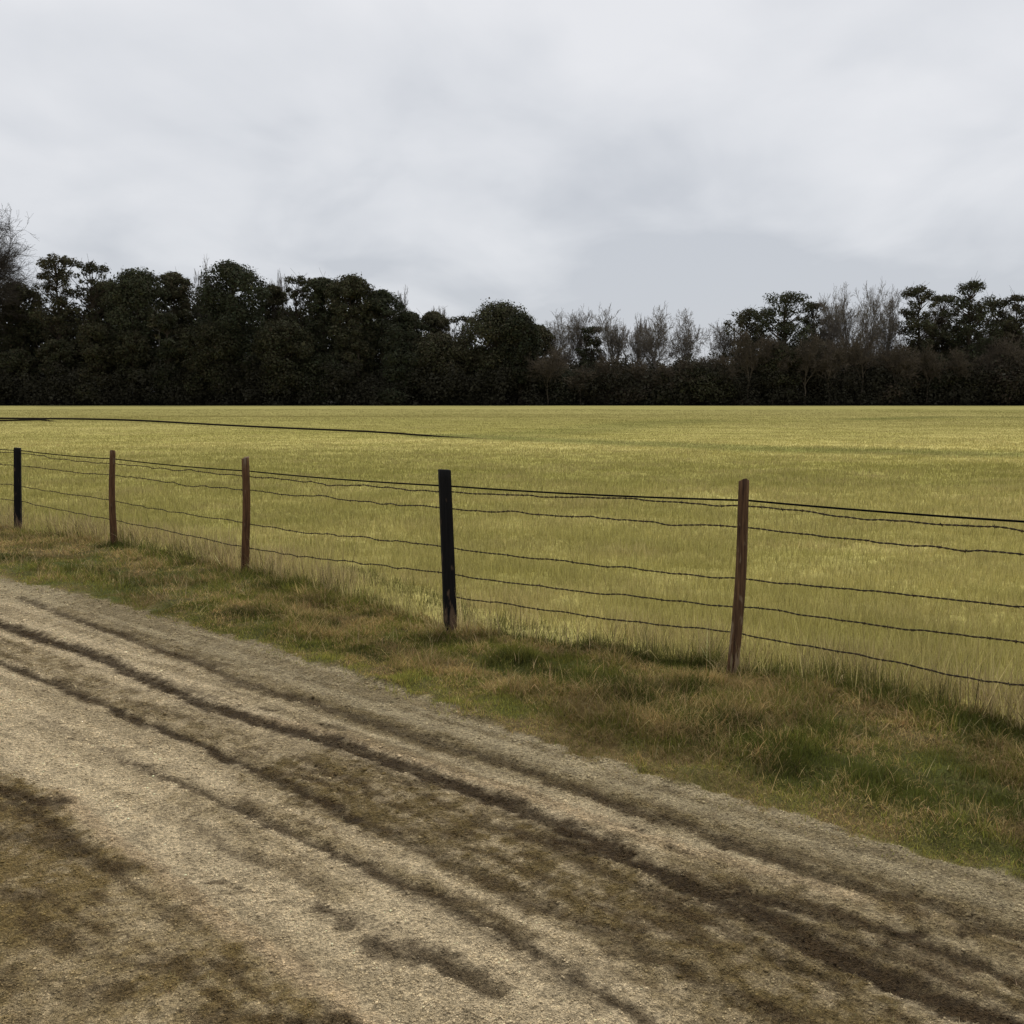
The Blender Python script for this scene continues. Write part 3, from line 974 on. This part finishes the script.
def evergreen(px, ytop, hw_px, Y, kind, label, seed, lowc=None, group=None, tone=0, cat='tree'):
    """dome: wide rounded crown down to the brush; pine: flat plates of foliage on a long bare stem; column: narrow"""
    rr = np.random.default_rng(seed)
    x, _, zt = at_depth(px, ytop, Y)
    gz0 = float(base_h(Y))
    H = zt - gz0; R = hw_px / 900 * Y * 1.12
    root = empty('pine_tree' if kind == 'pine' else 'evergreen_tree', (x, Y, gz0), 0)
    tag(root, label, cat, group)
    cen, rad = [], []
    if kind == 'dome':
        nl = int(44 + 3.4 * R * H / 3)
        for i in range(nl):
            h = rr.uniform(.12, 1) ** .8
            lr = R * rr.uniform(.20, .36)
            env = R * (math.sqrt(max(0, 1 - ((h - .62) / .40) ** 2)) if h > .62 else (.72 + .28 * (h / .62))) * .88
            a = rr.uniform(0, 2 * np.pi); q = math.sqrt(rr.uniform(.1, 1)) * max(env * 1.12 - lr * .5, .1)
            zc = h * (H - lr * .75)
            cen.append([q * math.cos(a), q * math.sin(a), zc]); rad.append(lr)
        for i in range(5):
            a = rr.uniform(0, 6.28); q = R * rr.uniform(0, .45); lr = R * rr.uniform(.20, .30)
            cen.append([q * math.cos(a), q * math.sin(a), H - lr * .75 - .5 * rr.uniform(0, 1) * q]); rad.append(lr)
        cen[-1][0] = 0; cen[-1][2] = H - rad[-1] * .8
        nleaf = int(3400 + 400 * R * H); sz = .13
    elif kind == 'pine':
        tiers = int(5 + H * .30)
        for i in range(tiers):
            h = 1 - .62 * (i / tiers) ** 1.1
            wv = R * (.75 + .5 * rr.uniform(0, 1)) * (1 if i > 0 else .92)
            for k in range(rr.integers(6, 11)):
                a = rr.uniform(0, 6.28); q = wv * rr.uniform(.25, .95); lr = R * rr.uniform(.18, .34)
                lr *= rr.uniform(.6, 1.05); cen.append([q * math.cos(a), q * math.sin(a), h * H - lr * .75 - rr.uniform(0, 1.5) * (i > 0) - rr.uniform(.1, 1.0) * min(q / R, 1) ** 2]); rad.append(lr)
        for dx_ in (-.42, -.1, .2, .48):
            lr = R * rr.uniform(.20, .30); cen.append([(dx_ + rr.uniform(-.1, .1)) * R, rr.uniform(-.3, .3) * R, H - lr * .8 - rr.uniform(0, .25) * R]); rad.append(lr)
        for i in range(26):
            a = rr.uniform(0, 6.28); q = R * rr.uniform(.1, 1.1)
            cen.append([q * math.cos(a), q * math.sin(a), H * rr.uniform(.1, .68)]); rad.append(R * rr.uniform(.24, .40))
        nleaf = int(2300 + 250 * R * H); sz = .12
    else:
        for i in range(26):
            h = rr.uniform(.06, 1)
            a = rr.uniform(0, 6.28); q = R * rr.uniform(.1, .75) * (1 - h * .55); lr = R * rr.uniform(.28, .48) * (1 - .35 * h)
            cen.append([q * math.cos(a), q * math.sin(a), h * (H - lr * .7)]); rad.append(lr)
        nleaf = int(2800 + 310 * R * H); sz = .13
    if kind == 'dome':
        for i in range(34):
            a = rr.uniform(0, 6.28); th_ = math.acos(rr.uniform(.05, 1)); lr = R * rr.uniform(.17, .27)
            k_ = R * .80
            cen.append([k_ * math.sin(th_) * math.cos(a), k_ * math.sin(th_) * math.sin(a), H - lr * .72 - R * .85 * (1 - math.cos(th_)) * rr.uniform(.75, 1.15)]); rad.append(lr)
    cen = np.array(cen); rad = np.array(rad)
    base = EVER[tone % 4] if tone < 10 else BROWNY[tone % 2]
    if group: base = tuple(v * .72 for v in base)  # front-rank foliage colour darkened to stand in for shade low in the wood
    crown_obj(cen, rad, nleaf, sz, rr, root, base, .78 if kind != 'pine' else .78)
    trunk_and_limbs(H, cen[:: (3 if kind == 'dome' else 1)], rr, root, .20 + .004 * H * R, (.06, .048, .036))
    return root


def bare_tree_mesh(H, R, rr, density=1.0, upright=.6):
    S = []
    def grow(p, d, L, r, lev):
        n = 3 if lev < 2 else 2
        for i in range(n):
            d = d + rr.normal(0, .10 + .04 * lev, 3) + np.array([0, 0, .05 * upright]); d /= np.linalg.norm(d)
            q = p + d * L / n
            r2 = r * (.86 if lev < 3 else .75)
            S.append([*p, *q, r, r2])
            p, r = q, r2
            if lev < 5:
                nb = {0: 2.6, 1: 2.2, 2: 2.1, 3: 1.9, 4: 1.6}[lev] * density
                nb = int(nb + rr.uniform(0, 1))
                for _ in range(nb):
                    s = rr.normal(0, 1, 3); s -= d * s.dot(d); s /= np.linalg.norm(s)
                    ang = rr.uniform(.35, .75)
                    dd = d * math.cos(ang) + s * math.sin(ang)
                    grow(p, dd, L * rr.uniform(.50, .72), max(r * .55, .011), lev + 1)
    # bare bole, then a fan of branches
    p = np.array([0, 0, 0.]); r = .018 * H * .75
    for i in range(4):
        q = p + np.array([rr.normal(0, .08), rr.normal(0, .08), H * .075])
        S.append([*p, *q, r, r * .93]); p = q; r *= .93
    grow(p, np.array([0, 0, 1.]), H * .36, r, 0)
    for _ in range(3):
        a = rr.uniform(0, 6.28)
        d = np.array([math.cos(a) * .45, math.sin(a) * .45, 1.]); grow(p, d / np.linalg.norm(d), H * .30, r * .6, 1)
    S = np.array(S)
    # scale into the wanted envelope
    pts = S[:, 3:6]
    sz = H / np.percentile(pts[:, 2], 99.7); sr = R / max(np.percentile(np.hypot(pts[:, 0], pts[:, 1]), 88), .1)
    M = np.array([sr, sr, sz])
    S[:, :3] *= M; S[:, 3:6] *= M
    S[:, 6:] = np.maximum(S[:, 6:], .0145)
    return S


PROTO = []
def bare(px, ytop, hw_px, Y, label, seed, tone=(.15, .13, .106), group=None, dens=1.0):
    x, _, zt = at_depth(px, ytop, Y)
    gz0 = float(base_h(Y)); H = zt - gz0; R = hw_px / 900 * Y * 1.04
    rr = np.random.default_rng(seed)
    root = empty('bare_tree', (x, Y, gz0), 0)
    tag(root, label, 'tree', group)
    S = bare_tree_mesh(H, R, rr, dens)
    big = S[:, 6] > .045
    for nm, sel, sd in (('trunk', big, 6), ('twigs', ~big, 3)):
        V, fl, cnt = tubes_from_segments(S[sel], sd)
        c = np.tile(np.array(tone), (len(V), 1)) * rr.uniform(.8, 1.25, (len(V), 1))
        if nm == 'trunk': V = V - [0, 0, .1]
        mesh_obj(nm, V, fl, cnt, M_BARK, parent=root, cols=c)
    return root


T = [
 # px, ytop, half width px, depth, kind, tone, label
 (18, 282, 22, 139, 'dome', 1, 'dark evergreen behind the big bare branches at the far left'),
 (55, 254, 19, 134, 'pine', 3, 'tall ragged pine just right of the bare branches, first tiered top from the left'),
 (90, 262, 19, 136, 'pine', 1, 'flat topped pine second from the left, beside the ragged one'),
 (108, 281, 20, 142, 'dome', 2, 'low rounded evergreen filling the dip beside the flat topped pine'),
 (136, 268, 28, 132, 'dome', 0, 'broad dome crowned evergreen, first big round top from the left'),
 (173, 272, 19, 137, 'dome', 3, 'thinner olive crowned evergreen between the two biggest round tops'),
 (232, 261, 33, 131, 'dome', 2, 'tallest and widest rounded evergreen in the left half of the wood'),
 (272, 285, 14, 139, 'dome', 3, 'small pale topped evergreen tucked right of the widest round crown'),
 (296, 275, 15, 136, 'pine', 1, 'gappy narrow pine with sky showing through between two dense crowns'),
 (322, 277, 19, 134, 'dome', 0, 'dense evergreen beside the gappy narrow pine'),
 (350, 274, 23, 132, 'dome', 1, 'rounded evergreen topping the ridge before the skyline slopes down'),
 (381, 289, 22, 134, 'dome', 2, 'evergreen where the skyline begins to slope down to the middle'),
 (408, 311, 18, 136, 'dome', 0, 'shorter evergreen at the foot of the sloping skyline'),
 (434, 311, 14, 139, 'dome', 3, 'small scruffy evergreen in the dip left of the central dome'),
 (463, 315, 14, 136, 'pine', 1, 'low loose pine leaning against the central dome on its left'),
 (500, 300, 36, 131, 'dome', 1, 'wide dome crowned evergreen standing alone near the middle of the skyline'),
 (536, 324, 16, 134, 'dome', 3, 'lower shoulder evergreen right of the central dome'),
 (592, 326, 14, 135, 'pine', 0, 'small dark pine standing among grey bare trees'),
 (748, 309, 19, 135, 'pine', 3, 'drooping pine at the left end of the right hand wood'),
 (786, 292, 30, 132, 'pine', 0, 'broad many tiered pine, first high top of the right hand wood'),
 (815, 302, 15, 137, 'pine', 1, 'slim pine tucked against the broad many tiered pine'),
 (921, 286, 18, 134, 'pine', 1, 'open topped pine right of the grey bare row'),
 (944, 295, 15, 138, 'pine', 3, 'short pine between the two open topped ones on the right'),
 (972, 281, 21, 132, 'pine', 0, 'tallest flat topped pine of the right hand wood'),
 (1000, 299, 17, 137, 'pine', 1, 'pine just below and right of the tallest flat topped one'),
 (1019, 294, 15, 134, 'pine', 3, 'pine cut off by the right side of the frame'),
]
for i, (px, yt, hw, Y, kd, tn, lb) in enumerate(T):
    evergreen(px, yt, hw, Y, kd, lb, 500 + i, tone=tn)

B = [
 (-30, 206, 52, 133, 'big bare tree with blurred fine twigs cut off by the left frame edge'),
 (205, 261, 9, 140, 'thin bare top poking up left of the tallest rounded evergreen'),
 (277, 275, 10, 141, 'thin bare top poking up right of the tallest rounded evergreen'),
 (400, 291, 12, 142, 'bare twiggy tree rising behind the sloping skyline'),
 (442, 307, 12, 142, 'bare twiggy tree in the dip before the central dome'),
 (560, 314, 17, 136, 'first bare tree right of the central dome'),
 (581, 311, 15, 138, 'bare tree left of the small dark pine'),
 (614, 310, 17, 135, 'upright bare tree right of the small dark pine'),
 (636, 317, 14, 138, 'shorter bare tree between two upright ones near the gap'),
 (657, 308, 17, 134, 'fan shaped bare tree, second from the gap in the wood'),
 (685, 310, 18, 135, 'rounded bare tree standing at the edge of the gap in the wood'),
 (724, 324, 15, 138, 'low bare tree on the right side of the gap in the wood'),
 (830, 295, 17, 135, 'bare tree left of the tall grey row, next to the slim pine'),
 (851, 287, 17, 137, 'second bare tree of the tall grey row on the right'),
 (870, 285, 17, 134, 'tallest bare tree of the grey row on the right'),
 (893, 292, 17, 136, 'bare tree at the right end of the grey row, beside the open topped pine'),
 (934, 302, 17, 142, 'bare tree seen through the gaps of the open topped pines'),
 (1004, 305, 17, 142, 'bare tree behind the last pines on the right'),
]
for i, (px, yt, hw, Y, lb) in enumerate(B):
    bare(px, yt, hw, Y, lb, 700 + i, tone=(.165, .144, .120) if i else (.05, .043, .035), dens=1.02 if i else 1.35)

# a pale slender trunk seen against the dark front of the wood
x, Y0, zt = at_depth(158, 312, 127.5)
g0 = float(base_h(127.5))
root = empty('birch_tree', (x, 127.5, g0)); tag(root, 'slender tree with a pale grey trunk in front of the dark wood on the left', 'tree')
S = []; p = np.array([0, 0, -.1]); r = .085; Hh = zt - g0
rr = np.random.default_rng(9)
for i in range(10):
    q_ = p + np.array([rr.normal(0, .05), 0, Hh / 10]); S.append([*p, *q_, r, r * .93]); p = q_; r *= .93
    if i > 5:
        for _ in range(4):
            d = rr.normal(0, 1, 3) * [1, 1, .3] + [0, 0, .9]; S.append([*p, *(p + d * .9), .03, .014])
V, fl, cnt = tubes_from_segments(S, 6)
mesh_obj('trunk', V, fl, cnt, M_BARK, parent=root, cols=np.tile([.11, .105, .095], (len(V), 1)))
cc = np.array([[rr.normal(0, .8), rr.normal(0, .6), Hh * rr.uniform(.72, 1)] for _ in range(9)])
crown_obj(cc, rr.uniform(.5, .9, 9), 500, .18, rr, root, EVER[3])

# lower evergreens in the shaded front of the wood
fr = np.random.default_rng(77)
px = -20
i = 0
while px < 1050:
    topy = (332 + fr.uniform(-20, 26) if px < 540 else (366 if px < 740 else 350) + fr.uniform(-10, 14))
    ever = px < 540 or fr.uniform() < .5
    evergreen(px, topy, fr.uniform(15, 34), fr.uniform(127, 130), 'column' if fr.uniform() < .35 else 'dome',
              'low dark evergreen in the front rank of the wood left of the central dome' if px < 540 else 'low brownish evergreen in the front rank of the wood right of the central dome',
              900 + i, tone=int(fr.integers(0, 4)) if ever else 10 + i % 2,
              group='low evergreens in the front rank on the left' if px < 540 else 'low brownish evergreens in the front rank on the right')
    px += fr.uniform(30, 44); i += 1

px = 548; i = 0
while px < 1040:
    bare(px, (352 if px < 725 else 338) + fr.uniform(-12, 14), fr.uniform(12, 19), fr.uniform(125.5, 127), 'low brownish bare tree in the front rank of the right half of the wood', 1200 + i,
         tone=(.095, .078, .058), group='low bare trees in the front rank on the right')
    px += fr.uniform(20, 34); i += 1

# undergrowth: brush closing the foot of the wood, and the depth of the wood behind the rows
def brush(name, label, px0, px1, Y0, Y1, topf, nl, nleaf, size, tone, seed):
    rr = np.random.default_rng(seed)
    pxs = rr.uniform(px0, px1, nl); Ys = rr.uniform(Y0, Y1, nl)
    cen = []
    for p_, Yv in zip(pxs, Ys):
        x, _, zt = at_depth(p_, 400, Yv)
        z1 = at_depth(p_, topf(p_), Yv)[2]; z0 = float(base_h(Yv))
        cen.append([x, Yv, z0 + (z1 - z0 - .8) * rr.uniform(.0, 1)])
    cen = np.array(cen); rad = rr.uniform(1.1, 2.0, nl)
    V, fl, cnt, lob, n = leaf_cloud(cen, rad, nleaf, size, rr, .8)
    base = np.array(tone)[None] * (1 + lob * 1.1 + rr.normal(0, .2, n))[:, None]
    o = mesh_obj(name, V, fl, cnt, M_LEAF, cols=np.repeat(np.clip(base, .004, .3), 4, 0))
    tag(o, label, 'undergrowth', kind='stuff')


pr_x = [-80, 0, 60, 110, 140, 200, 260, 300, 350, 400, 430, 470, 500, 540, 600, 680, 706, 740, 800, 900, 960, 1024, 1100]
pr_y = [300, 300, 305, 302, 295, 292, 300, 305, 300, 322, 335, 340, 330, 352, 360, 359, 360, 352, 342, 350, 336, 330, 330]
def prof(p, s=0): return np.interp(p, pr_x, pr_y) + s + 5 * math.sin(p * .21) + 3 * math.sin(p * .53)
brush('forest_interior', 'dense dark depth of the wood seen between the trees on the left', -140, 1160, 139, 150, lambda p: prof(p, 3), 5200, 420000, .21, (.050, .050, .032), 41)
brush('undergrowth', 'dark brush along the foot of the wood at the far edge of the field', -140, 1160, 124.5, 131, lambda p: 366 + 7 * math.sin(p * .07) + 5 * math.sin(p * .19), 1500, 230000, .14, (.034, .032, .022), 42)  # brush colour kept extra dark, painting in the shade along the wood's foot

# forest floor, so the wood stands on dark litter
fx = np.linspace(-160, 160, 120); fy = np.linspace(124, 420, 60)
FX, FY = np.meshgrid(fx, fy)
wob = 1.2 * (fbm(FX * .15, FY * 0, 5, 2) - .5)
FY2 = FY + np.where(FY < 125, wob, 0)
Zf = height(FX.ravel(), FY2.ravel(), {q_: np.zeros(FX.size) for q_ in ('dark', 'moss', 'berm', 'veg')}, np.zeros(FX.size)) + .12
idx = np.arange(FX.size).reshape(FX.shape)
q = np.stack([idx[:-1, :-1], idx[:-1, 1:], idx[1:, 1:], idx[1:, :-1]], -1).reshape(-1, 4)
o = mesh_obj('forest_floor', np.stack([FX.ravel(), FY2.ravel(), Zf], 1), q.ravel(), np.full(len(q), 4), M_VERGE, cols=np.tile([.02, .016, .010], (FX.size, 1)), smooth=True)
tag(o, kind='structure')

# ------------------------------------------------------------------ light
SUN_EL, SUN_AZ = math.radians(52), math.radians(18)    # azimuth from +Y towards +X
wd_ = bpy.data.worlds.new('World'); scene.world = wd_; wd_.use_nodes = True
nt = wd_.node_tree
for n_ in list(nt.nodes): nt.nodes.remove(n_)
L = nt.links.new
out = nt.nodes.new('ShaderNodeOutputWorld'); bg = nt.nodes.new('ShaderNodeBackground'); bg.inputs[1].default_value = .1
sky = nt.nodes.new('ShaderNodeTexSky'); sky.sky_type = 'NISHITA'; sky.sun_disc = False
sky.sun_elevation = SUN_EL; sky.sun_rotation = SUN_AZ
tc = N(nt, 'ShaderNodeTexCoord'); sp = N(nt, 'ShaderNodeSeparateXYZ'); L(tc.outputs['Generated'], sp.inputs[0])
zc = N(nt, 'ShaderNodeMath', operation='MAXIMUM'); zc.inputs[1].default_value = 0; L(sp.outputs['Z'], zc.inputs[0])
za = N(nt, 'ShaderNodeMath', operation='ADD'); za.inputs[1].default_value = .26; L(zc.outputs[0], za.inputs[0])
dx = N(nt, 'ShaderNodeMath', operation='DIVIDE'); L(sp.outputs['X'], dx.inputs[0]); L(za.outputs[0], dx.inputs[1])
dy = N(nt, 'ShaderNodeMath', operation='DIVIDE'); L(sp.outputs['Y'], dy.inputs[0]); L(za.outputs[0], dy.inputs[1])
cb = N(nt, 'ShaderNodeCombineXYZ'); L(dx.outputs[0], cb.inputs[0]); L(dy.outputs[0], cb.inputs[1])
def cloud(scale, sx, sy, ox, oy, rot, det, dist):
    mp = N(nt, 'ShaderNodeMapping'); mp.inputs['Location'].default_value = (ox, oy, 0); mp.inputs['Scale'].default_value = (sx, sy, 1); mp.inputs['Rotation'].default_value = (0, 0, rot)
    L(cb.outputs[0], mp.inputs[0])
    n = N(nt, 'ShaderNodeTexNoise'); n.inputs['Scale'].default_value = scale; n.inputs['Detail'].default_value = det; n.inputs['Roughness'].default_value = .48; n.inputs['Distortion'].default_value = dist
    L(mp.outputs[0], n.inputs['Vector']); return n.outputs['Fac']
n1 = cloud(.85, 1, 1, 3.2, 1.0, .35, 5, .15)
n2 = cloud(2.6, 1, .8, 7.7, 2.0, -.3, 6, .4)
m1 = N(nt, 'ShaderNodeMath', operation='MULTIPLY'); m1.inputs[1].default_value = .62; L(n1, m1.inputs[0])
m2 = N(nt, 'ShaderNodeMath', operation='MULTIPLY'); m2.inputs[1].default_value = .38; L(n2, m2.inputs[0])
ms = N(nt, 'ShaderNodeMath', operation='ADD'); L(m1.outputs[0], ms.inputs[0]); L(m2.outputs[0], ms.inputs[1])
# thicker, bluer cloud base low over the horizon
el = N(nt, 'ShaderNodeMapRange'); el.inputs['From Min'].default_value = .0; el.inputs['From Max'].default_value = .26; el.inputs['To Min'].default_value = -.20; el.inputs['To Max'].default_value = .05
L(zc.outputs[0], el.inputs['Value'])
m3 = N(nt, 'ShaderNodeMath', operation='ADD'); L(ms.outputs[0], m3.inputs[0]); L(el.outputs[0], m3.inputs[1])
rp = N(nt, 'ShaderNodeValToRGB')
E = rp.color_ramp.elements
E[0].position = .40; E[0].color = (.440, .458, .492, 1)
E[1].position = .60; E[1].color = (.625, .630, .650, 1)
e = E.new(.5); e.color = (.550, .562, .588, 1)
L(m3.outputs[0], rp.inputs[0])
sc_ = N(nt, 'ShaderNodeVectorMath', operation='SCALE'); sc_.inputs['Scale'].default_value = 10.0; L(rp.outputs[0], sc_.inputs[0])
mx = N(nt, 'ShaderNodeMix', data_type='RGBA'); mx.inputs[0].default_value = .95
L(sky.outputs[0], mx.inputs[6]); L(sc_.outputs[0], mx.inputs[7]); L(mx.outputs[2], bg.inputs[0]); L(bg.outputs[0], out.inputs[0])

sun_d = bpy.data.lights.new('sun', 'SUN'); sun_d.energy = 1.9; sun_d.angle = math.radians(14); sun_d.color = (1, .96, .89)
sun = bpy.data.objects.new('sun', sun_d); col.objects.link(sun)
sdir = Vector((math.sin(SUN_AZ) * math.cos(SUN_EL), math.cos(SUN_AZ) * math.cos(SUN_EL), math.sin(SUN_EL)))
sun.rotation_euler = sdir.to_track_quat('Z', 'Y').to_euler(); sun.location = sdir * 30

scene.view_settings.view_transform = 'Standard'; scene.view_settings.look = 'None'
scene.view_settings.gamma = 1; scene.view_settings.exposure = .36
scene.render.film_transparent = False
scene.cycles.max_bounces = 5; scene.cycles.diffuse_bounces = 3; scene.cycles.transmission_bounces = 2
